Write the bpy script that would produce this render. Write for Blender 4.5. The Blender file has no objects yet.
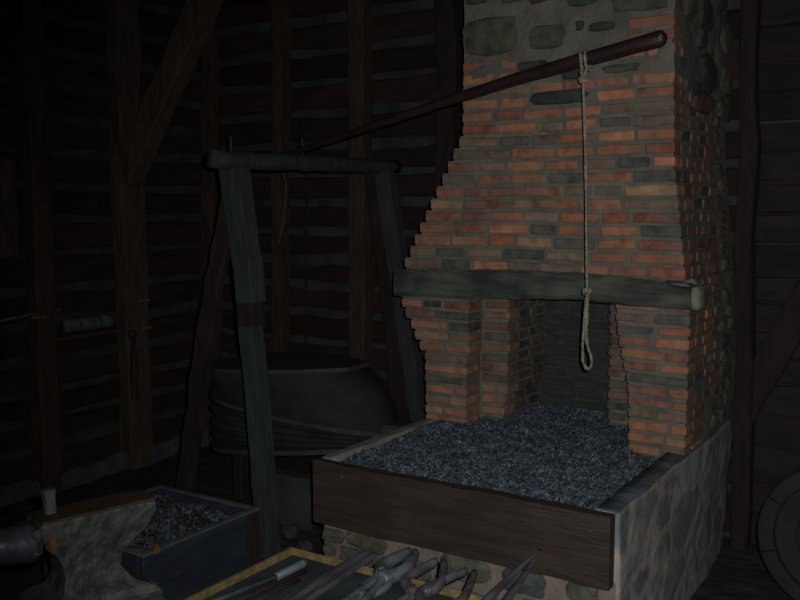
import bpy, bmesh, math, random
from mathutils import Vector, Matrix, noise
random.seed(7)
C = bpy.context.scene.collection
PI = math.pi

# ---------------------------------------------------------------- camera frame
FPX = 905.0
PITCH, YAW = math.radians(5.8), math.radians(32.8)
CAM = Vector((0, 0, 1.7))
F0 = Vector((-math.sin(YAW), math.cos(YAW), 0)); RT = Vector((math.cos(YAW), math.sin(YAW), 0)); ZZ = Vector((0, 0, 1))
FW = F0*math.cos(PITCH) - ZZ*math.sin(PITCH); UP = F0*math.sin(PITCH) + ZZ*math.cos(PITCH)

def at(u, v, ax, val):
    """point of the world on the plane ax = val that is measured at (u, v)"""
    d = FW + RT*((u-400)/FPX) - UP*((v-300)/FPX)
    i = 'xyz'.index(ax)
    return CAM + d*((val-CAM[i])/d[i])

# ---------------------------------------------------------------- materials
def mat(name, col, col2=None, scale=8.0, rough=.85, metal=0.0, bump=.3, bscale=None, stretch=(1, 1, 1), attr=False, detail=6,
        contrast=(.35, .65), col3=None, scale3=3.0, cut3=(.55, .7), bdist=.01, spec=.3):
    m = bpy.data.materials.new(name); m.use_nodes = True
    nt = m.node_tree; N = nt.nodes; L = nt.links
    b = N['Principled BSDF']; b.inputs['Roughness'].default_value = rough; b.inputs['Metallic'].default_value = metal
    b.inputs['Specular IOR Level'].default_value = spec
    tc = N.new('ShaderNodeTexCoord'); mp = N.new('ShaderNodeMapping'); L.new(tc.outputs['Object'], mp.inputs[0])
    mp.inputs['Scale'].default_value = stretch
    n = N.new('ShaderNodeTexNoise'); n.inputs['Scale'].default_value = scale; n.inputs['Detail'].default_value = detail
    L.new(mp.outputs[0], n.inputs['Vector'])
    r = N.new('ShaderNodeValToRGB'); L.new(n.outputs['Fac'], r.inputs[0])
    r.color_ramp.elements[0].position = contrast[0]; r.color_ramp.elements[1].position = contrast[1]
    c2 = col2 or tuple(x*.6 for x in col)
    r.color_ramp.elements[0].color = (*c2, 1); r.color_ramp.elements[1].color = (*col, 1)
    out = r.outputs[0]
    if attr:
        a = N.new('ShaderNodeAttribute'); a.attribute_name = 'tint'
        mx = N.new('ShaderNodeMix'); mx.data_type = 'RGBA'; mx.blend_type = 'MULTIPLY'; mx.inputs[0].default_value = 1
        L.new(out, mx.inputs[6]); L.new(a.outputs['Color'], mx.inputs[7]); out = mx.outputs[2]
    if col3:
        n3 = N.new('ShaderNodeTexNoise'); n3.inputs['Scale'].default_value = scale3; n3.inputs['Detail'].default_value = 5
        L.new(tc.outputs['Object'], n3.inputs['Vector'])
        r3 = N.new('ShaderNodeValToRGB'); L.new(n3.outputs['Fac'], r3.inputs[0])
        r3.color_ramp.elements[0].position = cut3[0]; r3.color_ramp.elements[1].position = cut3[1]
        mx = N.new('ShaderNodeMix'); mx.data_type = 'RGBA'
        L.new(r3.outputs[0], mx.inputs[0]); L.new(out, mx.inputs[6]); mx.inputs[7].default_value = (*col3, 1); out = mx.outputs[2]
    L.new(out, b.inputs['Base Color'])
    n2 = N.new('ShaderNodeTexNoise'); n2.inputs['Scale'].default_value = bscale or scale*3; n2.inputs['Detail'].default_value = 8
    L.new(mp.outputs[0], n2.inputs['Vector'])
    bp = N.new('ShaderNodeBump'); bp.inputs['Strength'].default_value = bump; bp.inputs['Distance'].default_value = bdist
    L.new(n2.outputs['Fac'], bp.inputs['Height']); L.new(bp.outputs[0], b.inputs['Normal'])
    return m

M = {}
M['brick'] = mat('brick', (1.1, 1.05, 1.0), (.42, .46, .5), scale=16, attr=True, rough=.92, bump=.5, bscale=60, contrast=(.3, .62), col3=(.085, .088, .072), scale3=8, cut3=(.42, .80), bdist=.006)
M['mortar'] = mat('mortar', (.125, .12, .098), (.07, .072, .06), scale=7, rough=.95, bump=.8, bscale=45, bdist=.012)
M['mortar_pink'] = mat('mortar_pink', (.16, .13, .10), (.11, .095, .08), scale=9, rough=.95, bump=.7, bscale=50)
M['mortar_wall'] = mat('mortar_wall', (.27, .29, .30), (.13, .14, .148), scale=5, rough=.95, bump=.3, bscale=22, col3=(.21, .165, .13), scale3=3.4, cut3=(.5, .65))
M['cap'] = mat('dusty_wall_top', (.075, .092, .105), (.04, .05, .058), scale=10, rough=.9, bump=.7, bscale=40)
M['stone'] = mat('fieldstone', (.9, .9, .9), (.45, .45, .45), scale=14, attr=True, rough=.9, bump=.6, bscale=50)
M['soot'] = mat('sooty_masonry', (.036, .042, .043), (.02, .025, .027), scale=9, rough=.95, bump=.8, bscale=30)
M['soot_brick'] = mat('sooty_brick', (.82, .95, 1.0), (.5, .58, .62), scale=12, attr=True, rough=.95, bump=.5, bscale=50)
M['lintel'] = mat('lintel_wood', (.070, .080, .064), (.030, .036, .030), scale=5, stretch=(1, 4, 6), rough=.85, bump=.7, bscale=25, col3=(.015, .017, .017), scale3=4.5, cut3=(.5, .7))
M['lintel_end'] = mat('lintel_end_grain', (.16, .155, .12), (.08, .08, .065), scale=14, rough=.9, bump=.6)
M['coal'] = mat('coal', (1, 1, 1), (.35, .35, .38), scale=30, attr=True, rough=.5, bump=.8, bscale=90, spec=.6)
M['coal_bed'] = mat('coal_dust', (.06, .065, .075), (.015, .016, .02), scale=38, rough=.7, bump=1, bscale=90)
M['board'] = mat('charred_board', (.036, .026, .021), (.020, .0155, .0135), scale=4, stretch=(1, 4, 8), rough=.65, bump=.5, bscale=18, col3=(.018, .014, .012), scale3=3, cut3=(.5, .72), spec=.25)
M['rim'] = mat('rim_board', (.20, .20, .17), (.10, .10, .09), scale=6, stretch=(6, 1, 1), rough=.7, bump=.4)
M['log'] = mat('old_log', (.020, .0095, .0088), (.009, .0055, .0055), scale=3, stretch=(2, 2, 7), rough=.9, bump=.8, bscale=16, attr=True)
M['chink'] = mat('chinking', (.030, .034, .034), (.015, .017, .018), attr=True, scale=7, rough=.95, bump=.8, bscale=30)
M['post'] = mat('post_wood', (.042, .026, .018), (.022, .014, .010), scale=4, stretch=(6, 6, 1), rough=.88, bump=.7, bscale=14)
M['brace'] = mat('brace_wood', (.056, .040, .027), (.030, .022, .016), scale=4, stretch=(5, 5, 1), rough=.88, bump=.7, bscale=14)
M['frame'] = mat('grey_frame_wood', (.026, .034, .036), (.015, .020, .022), scale=5, stretch=(6, 6, 1), rough=.85, bump=.6, bscale=16)
M['frame_dark'] = mat('dark_wood', (.018, .011, .009), (.008, .006, .006), scale=5, stretch=(6, 6, 1), rough=.9, bump=.6, bscale=16)
M['pole'] = mat('pole_wood', (.022, .010, .009), (.012, .006, .006), scale=5, stretch=(1, 6, 6), rough=.5, bump=.35, bscale=20, spec=.4)
M['rope'] = mat('rope', (.26, .245, .19), (.15, .14, .11), scale=60, rough=.95, bump=.8, bscale=180)
M['iron'] = mat('forged_iron', (.11, .135, .15), (.045, .055, .062), scale=14, rough=.5, metal=.35, bump=.5, bscale=50, col3=(.10, .045, .025), scale3=9, cut3=(.6, .72))
M['anvil'] = mat('anvil_iron', (.056, .068, .061), (.022, .028, .028), scale=24, rough=.6, metal=.2, bump=.7, bscale=50, col3=(.05, .035, .02), scale3=9, cut3=(.58, .68))
M['anvil_top'] = mat('rusty_anvil_face', (.055, .036, .019), (.026, .021, .015), scale=12, rough=.6, metal=.2, bump=.3, bscale=60)
M['horn'] = mat('anvil_horn', (.09, .10, .115), (.045, .05, .058), scale=12, rough=.38, metal=.6, bump=.2)
M['rust'] = mat('rust', (.14, .065, .02), (.07, .034, .012), scale=30, rough=.9, bump=.5)
M['steel'] = mat('steel_rod', (.13, .135, .15), (.06, .05, .055), scale=8, stretch=(8, 1, 1), rough=.4, metal=.5, bump=.3)
M['red_rod'] = mat('red_brown_rod', (.06, .032, .03), (.03, .02, .02), scale=10, rough=.55, metal=.2, bump=.3)
M['pale_steel'] = mat('pale_steel', (.11, .14, .16), (.06, .07, .08), scale=12, rough=.55, metal=.2, bump=.3)
M['tray_wood'] = mat('tray_wood', (.16, .115, .048), (.085, .06, .028), scale=6, stretch=(5, 5, 5), rough=.75, bump=.4)
M['tray_floor'] = mat('tray_floor', (.024, .034, .034), (.014, .02, .021), scale=7, rough=.8, bump=.4)
M['crate'] = mat('blue_grey_box', (.018, .025, .037), (.010, .014, .022), scale=5, stretch=(3, 1, 6), rough=.7, bump=.5)
M['leather'] = mat('bellows_leather', (.018, .021, .021), (.009, .010, .010), scale=6, rough=.8, bump=.5, bscale=14)
M['bellboard'] = mat('bellows_board', (.036, .039, .038), (.022, .023, .022), scale=5, stretch=(1, 5, 1), rough=.8, bump=.4)
M['floor'] = mat('dirt_floor', (.028, .026, .026), (.012, .012, .013), scale=5, rough=.95, bump=1, bscale=12, bdist=.03)
M['wheel'] = mat('wheel_wood', (.014, .017, .016), (.008, .010, .010), scale=5, rough=.85, bump=.5)
M['stump'] = mat('stump_wood', (.07, .068, .055), (.035, .034, .03), scale=5, stretch=(4, 4, 1), rough=.9, bump=.7)
M['pale_wood'] = mat('pale_wood', (.12, .085, .04), (.07, .05, .025), scale=12, rough=.8, bump=.4)
M['bundle'] = mat('grey_cloth', (.075, .082, .08), (.04, .045, .045), scale=10, rough=.95, bump=.6)

def rubble():
    m = mat('rubble_wall', (1, 1, 1), (.62, .62, .62), scale=12, rough=.95, bump=.3, bscale=40)
    nt = m.node_tree; N = nt.nodes; L = nt.links; b = N['Principled BSDF']
    tc = [n for n in N if n.type == 'TEX_COORD'][0]
    nz = N.new('ShaderNodeTexNoise'); nz.inputs['Scale'].default_value = 5; L.new(tc.outputs['Object'], nz.inputs['Vector'])
    mx = N.new('ShaderNodeMix'); mx.data_type = 'VECTOR'; mx.inputs[0].default_value = .16
    L.new(tc.outputs['Object'], mx.inputs[4]); L.new(nz.outputs['Color'], mx.inputs[5])
    mp = N.new('ShaderNodeMapping'); mp.inputs['Scale'].default_value = (1, .75, 1.15); L.new(mx.outputs[1], mp.inputs[0])
    vo = N.new('ShaderNodeTexVoronoi'); vo.feature = 'DISTANCE_TO_EDGE'; vo.inputs['Scale'].default_value = 5.4; L.new(mp.outputs[0], vo.inputs['Vector'])
    vc = N.new('ShaderNodeTexVoronoi'); vc.inputs['Scale'].default_value = 5.4; L.new(mp.outputs[0], vc.inputs['Vector'])
    rc = N.new('ShaderNodeValToRGB'); L.new(vc.outputs['Color'], rc.inputs[0])
    rc.color_ramp.elements[0].color = (.13, .15, .175, 1); rc.color_ramp.elements[1].color = (.24, .27, .30, 1)
    e = rc.color_ramp.elements.new(.5); e.color = (.17, .175, .165, 1)
    rm = N.new('ShaderNodeValToRGB'); L.new(vo.outputs['Distance'], rm.inputs[0])
    rm.color_ramp.elements[0].position = .05; rm.color_ramp.elements[1].position = .16
    m1 = N.new('ShaderNodeMix'); m1.data_type = 'RGBA'; L.new(rm.outputs[0], m1.inputs[0]); m1.inputs[6].default_value = (.27, .25, .225, 1); L.new(rc.outputs[0], m1.inputs[7])
    old = b.inputs['Base Color'].links[0].from_socket
    m2 = N.new('ShaderNodeMix'); m2.data_type = 'RGBA'; m2.blend_type = 'MULTIPLY'; m2.inputs[0].default_value = 1; L.new(m1.outputs[2], m2.inputs[6]); L.new(old, m2.inputs[7])
    L.new(m2.outputs[2], b.inputs['Base Color'])
    bp0 = b.inputs['Normal'].links[0].from_node
    bp = N.new('ShaderNodeBump'); bp.inputs['Strength'].default_value = .18; bp.inputs['Distance'].default_value = .02
    L.new(rm.outputs[0], bp.inputs['Height']); L.new(bp0.outputs[0], bp.inputs['Normal']); L.new(bp.outputs[0], b.inputs['Normal'])
    return m
M['rubble'] = rubble()

# ---------------------------------------------------------------- helpers
def tag(o, label=None, cat=None, group=None, kind=None):
    if label: o['label'] = label
    if cat: o['category'] = cat
    if group: o['group'] = group
    if kind: o['kind'] = kind
    return o

def empty(name, loc, label=None, cat=None, group=None):
    o = bpy.data.objects.new(name, None); C.objects.link(o); o.location = loc; o.empty_display_size = .05
    return tag(o, label, cat, group)

def link(name, bm, mats, parent=None, smooth=False, origin=None):
    me = bpy.data.meshes.new(name)
    o = Vector(origin) if origin is not None else (Vector(parent.location) if parent else Vector((0, 0, 0)))
    if parent and parent.parent: o = Vector(parent.parent.location) + Vector(parent.location)
    for v in bm.verts: v.co -= o
    bmesh.ops.recalc_face_normals(bm, faces=bm.faces)
    bm.to_mesh(me); bm.free()
    if not isinstance(mats, (list, tuple)): mats = [mats]
    for m in mats: me.materials.append(M[m])
    for p in me.polygons: p.use_smooth = smooth
    ob = bpy.data.objects.new(name, me); C.objects.link(ob)
    if parent: ob.parent = parent
    else: ob.location = o
    return ob

def tintlayer(bm):
    return bm.loops.layers.float_color.get('tint') or bm.loops.layers.float_color.new('tint')

def paint(bm, faces, col, mi=0):
    l = tintlayer(bm)
    for f in faces:
        f.material_index = mi
        for lp in f.loops: lp[l] = (*col, 1)

def bevbox(bm, c, h, bev=.004, jit=0.0, rot=None, col=None, mi=0):
    """a box with chamfered edges, centre c, half sizes h"""
    c = Vector(c); b = min(bev, min(h)*.45); V = {}
    for sx in (-1, 1):
        for sy in (-1, 1):
            for sz in (-1, 1):
                j = Vector([random.uniform(-jit, jit) for _ in range(3)])
                for k in range(3):
                    p = Vector((sx*h[0], sy*h[1], sz*h[2]))
                    for q in range(3):
                        if q != k: p[q] -= (sx, sy, sz)[q]*b
                    # k-th axis keeps full extent
                    p += j
                    if rot is not None: p = rot @ p
                    V[sx, sy, sz, k] = bm.verts.new(c + p)
    fs = []
    for k in range(3):
        a, d = [q for q in range(3) if q != k]
        for s in (-1, 1):
            def key(sa, sd):
                t = [0, 0, 0]; t[k] = s; t[a] = sa; t[d] = sd; return (*t, k)
            fs.append([V[key(-1, -1)], V[key(1, -1)], V[key(1, 1)], V[key(-1, 1)]])
    for k in range(3):                     # edges along axis k
        a, d = [q for q in range(3) if q != k]
        for sa in (-1, 1):
            for sd in (-1, 1):
                def key(sk, kk):
                    t = [0, 0, 0]; t[k] = sk; t[a] = sa; t[d] = sd; return (*t, kk)
                fs.append([V[key(-1, a)], V[key(1, a)], V[key(1, d)], V[key(-1, d)]])
    for sx in (-1, 1):
        for sy in (-1, 1):
            for sz in (-1, 1):
                fs.append([V[sx, sy, sz, k] for k in range(3)])
    out = [bm.faces.new(f) for f in fs]
    if col is not None: paint(bm, out, col, mi)
    else:
        for f in out: f.material_index = mi
    return out

def beam(bm, p0, p1, w, d, up=None, n=10, rough=.006, seed=0, mi=0, col=None, w2=None, d2=None, ch=.18, twist=0):
    """hewn timber from p0 to p1: an octagonal section (chamfer ch), irregular along its length"""
    p0, p1 = Vector(p0), Vector(p1); ax = (p1-p0).normalized()
    up = Vector(up) if up is not None else (Vector((0, 0, 1)) if abs(ax.z) < .8 else Vector((1, 0, 0)))
    s = ax.cross(up).normalized(); u = s.cross(ax).normalized()
    w2 = w2 or w; d2 = d2 or d; rings = []
    for i in range(n+1):
        t = i/n; c = p0.lerp(p1, t); ww = (w+(w2-w)*t)/2; dd = (d+(d2-d)*t)/2; k = ch*min(ww, dd)*2*.6
        pts = [(-ww+k, -dd), (ww-k, -dd), (ww, -dd+k), (ww, dd-k), (ww-k, dd), (-ww+k, dd), (-ww, dd-k), (-ww, -dd+k)]
        ring = []
        for j, (a, b) in enumerate(pts):
            q = c + s*a + u*b
            nz = noise.noise_vector(q*6 + Vector((seed*3.1, j*.7, 0)))*rough*1.6 + noise.noise_vector(q*2.0 + Vector((seed*5.1, 0, 0)))*rough*2
            nz -= ax*nz.dot(ax)
            ring.append(bm.verts.new(q+nz))
        rings.append(ring)
    fs = []
    for a, b in zip(rings, rings[1:]):
        for j in range(8): fs.append(bm.faces.new([a[j], a[(j+1) % 8], b[(j+1) % 8], b[j]]))
    fs.append(bm.faces.new(rings[0][::-1])); fs.append(bm.faces.new(rings[-1]))
    if col is not None: paint(bm, fs, col, mi)
    else:
        for f in fs: f.material_index = mi
    return fs

def tube(bm, pts, r, sides=10, r2=None, flat=1.0, mi=0, cap=True, bumpy=0, up=(0, 0, 1)):
    pts = [Vector(p) for p in pts]; n = len(pts); rings = []
    for i, p in enumerate(pts):
        ax = (pts[min(i+1, n-1)]-pts[max(i-1, 0)]).normalized()
        u0 = Vector(up)
        if abs(ax.dot(u0)) > .95: u0 = Vector((1, 0, 0))
        s = ax.cross(u0).normalized(); u = s.cross(ax).normalized()
        rr = r if not callable(r) else r(i/(n-1))
        if r2 is not None: rr = r + (r2-r)*i/(n-1)
        ring = []
        for j in range(sides):
            a = 2*PI*j/sides
            q = p + s*math.cos(a)*rr + u*math.sin(a)*rr*flat
            if bumpy: q += noise.noise_vector(q*14)*bumpy
            ring.append(bm.verts.new(q))
        rings.append(ring)
    fs = []
    for a, b in zip(rings, rings[1:]):
        for j in range(sides): fs.append(bm.faces.new([a[j], a[(j+1) % sides], b[(j+1) % sides], b[j]]))
    if cap: fs.append(bm.faces.new(rings[0][::-1])); fs.append(bm.faces.new(rings[-1]))
    for f in fs: f.material_index = mi
    return fs

def curve_pts(ps, n=8):
    """catmull-rom through ps"""
    ps = [Vector(p) for p in ps]; P = [ps[0]*2-ps[1]] + ps + [ps[-1]*2-ps[-2]]; out = []
    for i in range(1, len(P)-2):
        for k in range(n):
            t = k/n; a, b, c, d = P[i-1:i+3]
            out.append(.5*((2*b)+(c-a)*t+(2*a-5*b+4*c-d)*t*t+(3*b-a-3*c+d)*t**3))
    out.append(ps[-1]); return out

def blob(bm, c, h, seed=0, amp=.18, col=None, mi=0, sub=2, freq=1.4, rot=None, boxy=0.0):
    """an irregular stone"""
    g = bmesh.ops.create_icosphere(bm, subdivisions=sub, radius=1)
    for v in g['verts']:
        p = v.co.copy()
        if boxy:
            m = max(abs(p.x), abs(p.y), abs(p.z)); p = p.lerp(p/m, boxy)
        p *= 1 + amp*noise.noise(p*freq + Vector((seed*7.3, seed*1.7, 0)))
        p = Vector((p.x*h[0], p.y*h[1], p.z*h[2]))
        if rot is not None: p = rot @ p
        v.co = Vector(c)+p
    fs = {f for v in g['verts'] for f in v.link_faces}
    if col is not None: paint(bm, fs, col, mi)
    else:
        for f in fs: f.material_index = mi
    return fs

def simplebox(bm, lo, hi, mi=0, sub=0, col=None):
    g = bmesh.ops.create_cube(bm, size=1); lo, hi = Vector(lo), Vector(hi)
    for v in g['verts']: v.co = Vector([(lo[i]+hi[i])/2 + v.co[i]*(hi[i]-lo[i]) for i in range(3)])
    fs = {f for v in g['verts'] for f in v.link_faces}
    if col is not None: paint(bm, fs, col, mi)
    for f in fs: f.material_index = mi
    return fs

# ================================================================ THE SETTING
XW, YW = -4.7, 4.75
bm = bmesh.new()
g = bmesh.ops.create_grid(bm, x_segments=90, y_segments=90, size=1)
for v in g['verts']:
    v.co = Vector((-1.6+v.co.x*3.4, 2.0+v.co.y*3.2, 0))
    v.co.z = -abs(noise.noise(v.co*3))*.012 - .002
tag(link('floor', bm, 'floor', smooth=True), kind='structure')

bm = bmesh.new(); random.seed(3)
for i in range(24):
    y = -1.1+i*.27
    bevbox(bm, (-1.6, y, 3.13), (3.4, .13, .02), .006, .003)
tag(link('ceiling', bm, 'frame_dark'), kind='structure')

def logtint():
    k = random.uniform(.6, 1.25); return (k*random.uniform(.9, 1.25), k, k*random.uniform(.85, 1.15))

def logwall(name, axis, plane, a0, a1, chinks, ztop=3.1, extra=None):
    """squared logs laid between chinking strips; the strips' centres are at the heights in chinks"""
    bm = bmesh.new(); tintlayer(bm)
    zs = [-.12] + chinks
    while zs[-1] < ztop: zs.append(zs[-1]+.2)
    sgn = -1 if axis == 'y' else 1     # room side direction
    for i in range(len(zs)-1):
        z0, z1 = zs[i]+.03, zs[i+1]-.03
        t0 = random.uniform(-.008, .008)
        k = random.uniform(-.012, .012)
        if axis == 'y': p0, p1 = (a0, plane+.1+k, (z0+z1)/2-t0), (a1, plane+.1+k, (z0+z1)/2+t0)
        else: p0, p1 = (plane-.1+k, a0, (z0+z1)/2-t0), (plane-.1+k, a1, (z0+z1)/2+t0)
        beam(bm, p0, p1, .2, z1-z0+.012, n=34, rough=.008, seed=i+hash(axis) % 1, col=logtint(), ch=.16)
    for i in range(1, len(zs)-1):
        z = zs[i]
        if axis == 'y': p0, p1 = (a0, plane+.075, z), (a1, plane+.075, z+.006)
        else: p0, p1 = (plane-.075, a0, z), (plane-.075, a1, z+.006)
        beam(bm, p0, p1, .13, .085, n=40, rough=.010, seed=50+i, mi=1, col=(1, 1, 1), ch=.3)
    if axis == 'y': simplebox(bm, (a0, plane+.1, -.1), (a1, plane+.22, ztop), mi=0, col=(.5, .5, .5))
    else: simplebox(bm, (plane-.22, a0, -.1), (plane-.1, a1, ztop), mi=0, col=(.5, .5, .5))
    if extra: extra(bm)
    return tag(link(name, bm, ['log', 'chink']), kind='structure')

random.seed(11)
lz = [.26, .44, .61, .79, 1.0, 1.21, 1.43, 1.63, 1.83, 2.03, 2.23, 2.42, 2.62, 2.82]
def sill(bm):
    for i, (y0, y1) in enumerate(((-.9, .4), (.45, 1.3), (1.35, 2.4), (2.45, 3.2), (3.22, 3.95), (4.0, 4.7))):
        beam(bm, (XW+.01, y0, .03), (XW+.01, y1, .05), .14, .13, n=8, rough=.012, seed=80+i, mi=1, col=(1.7, 1.7, 1.7), ch=.3)
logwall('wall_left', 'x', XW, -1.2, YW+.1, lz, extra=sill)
bz = [at(335, v, 'y', YW).z for v in (465, 425, 397, 370, 342, 314, 287, 260, 231, 202, 173, 144)]
def rightboards(bm):
    z = .0; k = 0
    zl = [at(765, v, 'y', YW).z for v in (545, 513, 480, 446, 414, 382, 356, 329, 302, 275, 243, 212, 182, 152, 122, 92, 60, 28, -5, -40, -80)]
    for a, b in zip(zl, zl[1:]):
        beam(bm, (-1.02, YW-.005+random.uniform(-.01, .01), (a+b)/2-.004), (1.9, YW-.005, (a+b)/2+.004), .05, b-a-.014, n=24, rough=.005, seed=140+k, col=(lambda k_: (k_*.85, k_*1.35, k_*1.55))(random.uniform(.8, 1.2)), ch=.2)
        k += 1
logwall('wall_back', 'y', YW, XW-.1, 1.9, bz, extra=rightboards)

# ---------------------------------------------------------------- timbers standing at the walls
def timber(name, label, cat, p0, p1, w, d, m, group=None, seed=0, rough=.008, up=None, ch=.16, n=14):
    bm = bmesh.new(); beam(bm, p0, p1, w, d, rough=rough, seed=seed, up=up, ch=ch, n=n)
    return tag(link(name, bm, m, origin=(Vector(p0)+Vector(p1))/2), label, cat, group)

def wallpost(label, u0, v0, u1, v1, axis, plane, w, m='post', seed=0, z0=0.0, z1=3.1, d=.11):
    a, b = at(u0, v0, axis, plane), at(u1, v1, axis, plane)
    def ext(z):
        t = (z-a.z)/(b.z-a.z); return a+(b-a)*t
    p0, p1 = ext(z0), ext(z1)
    up = (1, 0, 0) if axis == 'x' else (0, 1, 0)
    return timber('wall_post', label, 'post', p0, p1, w, d, m, 'upright posts on the log walls', seed, up=up)

wallpost('dark brown upright post on the left log wall, behind the anvil', 32, 100, 45, 400, 'x', XW+.065, .13, seed=1)
wallpost('dark brown upright post under the slanting roof brace', 128, 180, 137, 430, 'x', XW+.065, .19, seed=2, m='brace')
wallpost('dark corner post where the two log walls meet', 212, 100, 212, 300, 'x', XW+.065, .12, seed=3)
wallpost('narrow dark post on the back wall, seen just right of the near frame post', 281, 180, 281, 300, 'y', YW-.055, .08, seed=4)
wallpost('brown post on the back wall beside the leaning far frame post', 360, 180, 360, 300, 'y', YW-.055, .12, seed=5)
wallpost('dark post on the back wall close to the left edge of the chimney', 449, 40, 451, 300, 'y', YW-.055, .13, seed=6, m='frame_dark')
wallpost('dark post against the back wall right of the chimney', 749, 100, 745, 350, 'y', YW-.09, .075, seed=7, m='frame_dark')
timber('roof_brace', 'slanting squared timber brace rising from a wall post to the roof', 'brace',
       at(128, 178, 'x', XW+.16), at(214, -22, 'y', 3.93), .17, .13, 'brace', seed=8, up=(0, 1, 0))
a, b = at(733, 432, 'y', YW-.09), at(815, 283, 'y', YW-.09)
timber('wall_brace', 'dark diagonal timber leaning on the back wall at the right, above the round wheel', 'brace', a, b, .14, .055, 'frame_dark', seed=9, up=(0, 1, 0))
# plank hung at the left
a, b = at(-22, 208, 'x', XW+.03), at(17, 208, 'x', XW+.03)
bm = bmesh.new(); bevbox(bm, (XW+.02, (a.y+b.y)/2, (1.98+1.42)/2), (.018, (b.y-a.y)/2, .28), .005, .004)
tag(link('wall_board', bm, 'brace', origin=(XW+.02, (a.y+b.y)/2, 1.7)), 'short wide brown board fixed to the logs at the left edge', 'board')

# ================================================================ THE FORGE
FX0, FX1 = -2.31, -1.02
YF = 3.83; YB = YW-.02
forge = empty('brick_forge', (-1.65, YF, 0), 'large brick and fieldstone forge with a tapering hood and a hearth box of coal', 'forge')

PAL = [((.32, .142, .078), 6), ((.27, .112, .066), 5), ((.22, .084, .057), 4), ((.34, .165, .092), 3), ((.28, .18, .11), 2),
       ((.08, .08, .068), 2), ((.055, .065, .058), 2), ((.15, .105, .075), 3), ((.19, .13, .09), 3)]
PALL = [c for c, k in PAL for _ in range(k)]
def bcol(soot_grey=0.0):
    c = Vector(random.choice(PALL)) * random.uniform(.8, 1.15)
    return tuple(c*(1-soot_grey) + Vector((.035, .037, .036))*soot_grey)  # blends the brick colour toward a dark grey

def run(bm, a, b, z, h, fixed, facing, depth=.10, soot_grey=0, holes=(), out=0, lens=(.125, .205), jitter=.0025, joint=.0145, cols=None):
    """a course of bricks between a and b; facing 'front' lies in the plane y = fixed, 'side' in the plane x = fixed, 'inner' looks the other way"""
    x = a; i = 0
    while x < b-.02:
        L = random.choice([random.uniform(*lens), random.uniform(lens[1]*.8, lens[1]*1.1)])
        if b-(x+L) < .07: L = b-x
        mid = x+L/2
        if not any(h0 < mid < h1 for h0, h1 in holes):
            j = random.uniform(-jitter, jitter)+out
            hh = (h-joint*random.uniform(.8, 1.3))/2; c = bcol(soot_grey)
            e0 = x + (joint/2 if x > a+.001 else 0); e1 = x+L - (joint/2 if x+L < b-.001 else 0); hl = (e1-e0)/2; mid = (e0+e1)/2; rz = Matrix.Rotation(random.uniform(-.012, .012), 3, 'Y' if facing == 'front' else 'X')
            if facing == 'front': bevbox(bm, (mid, fixed+depth/2-j, z+h/2), (hl, depth/2, hh), .005, .0018, rot=rz, col=c)
            elif facing == 'side': bevbox(bm, (fixed-depth/2+j, mid, z+h/2), (depth/2, hl, hh), .005, .0018, rot=rz, col=c)
            else: bevbox(bm, (fixed-depth/2+j, mid, z+h/2), (depth/2, hl, hh), .005, .0018, rot=rz, col=c)
        x += L; i += 1

def interp(z, tab):
    if z <= tab[0][0]: return tab[0][1]
    for (z0, v0), (z1, v1) in zip(tab, tab[1:]):
        if z <= z1: return v0+(v1-v0)*(z-z0)/(z1-z0)
    return tab[-1][1]

# ---- hood
random.seed(21)
LEFT = [(1.40, -2.456), (2.046, -2.117), (3.2, -2.115)]
RIGHT = [(1.40, -1.045), (1.86, -1.102), (2.15, -1.115), (3.2, -1.14)]
h = .0585
bm = bmesh.new(); tintlayer(bm)
z = 1.395; zb = 2.36
stone_px = [  # dark stones among the bricks: u0, u1, v0, v1
    (529, 586, 86, 106), (517, 547, 60, 72), (600, 672, 62, 75)]
stones3 = [(at(u0, v1, 'y', YF), at(u1, v0, 'y', YF)) for u0, u1, v0, v1 in stone_px]
while z < 3.08:
    xl, xr = interp(z+h/2, LEFT), interp(z+h/2, RIGHT)
    holes = [(a.x, b.x) for a, b in stones3 if a.z-.01 < z+h/2 < b.z+.01]
    if z < zb:
        lim = (xl, xr)
        if z > 2.27: run(bm, xl, xl+.28, z, h, YF, 'front'); run(bm, -1.46, xr, z, h, YF, 'front', holes=holes)
        else: run(bm, xl, xr, z, h, YF, 'front', holes=holes)
    elif z < 2.48: run(bm, -1.32, xr, z, h, YF, 'front')
    if z < 2.16: run(bm, YF+.105, 4.5 if z > 1.7 else 4.42, z, h, xr, 'side', jitter=.003, lens=(.08, .15), soot_grey=.42)  # right flank bricks blended further toward dark grey than the front
    elif z < 2.4: run(bm, YF+.105, YF+.22, z, h, xr, 'side', jitter=.006)
    if z < 2.3: run(bm, YF+.105, YB, z, h, xl+.10, 'inner', jitter=.006)   # left flank, stepping in
    # mortar core of the course
    simplebox(bm, (xl+.006, YF+.0065, z), (xr-.005, YB, z+h), mi=1, col=(1, 1, 1)) if z < 2.27 else None
    z += h
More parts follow.
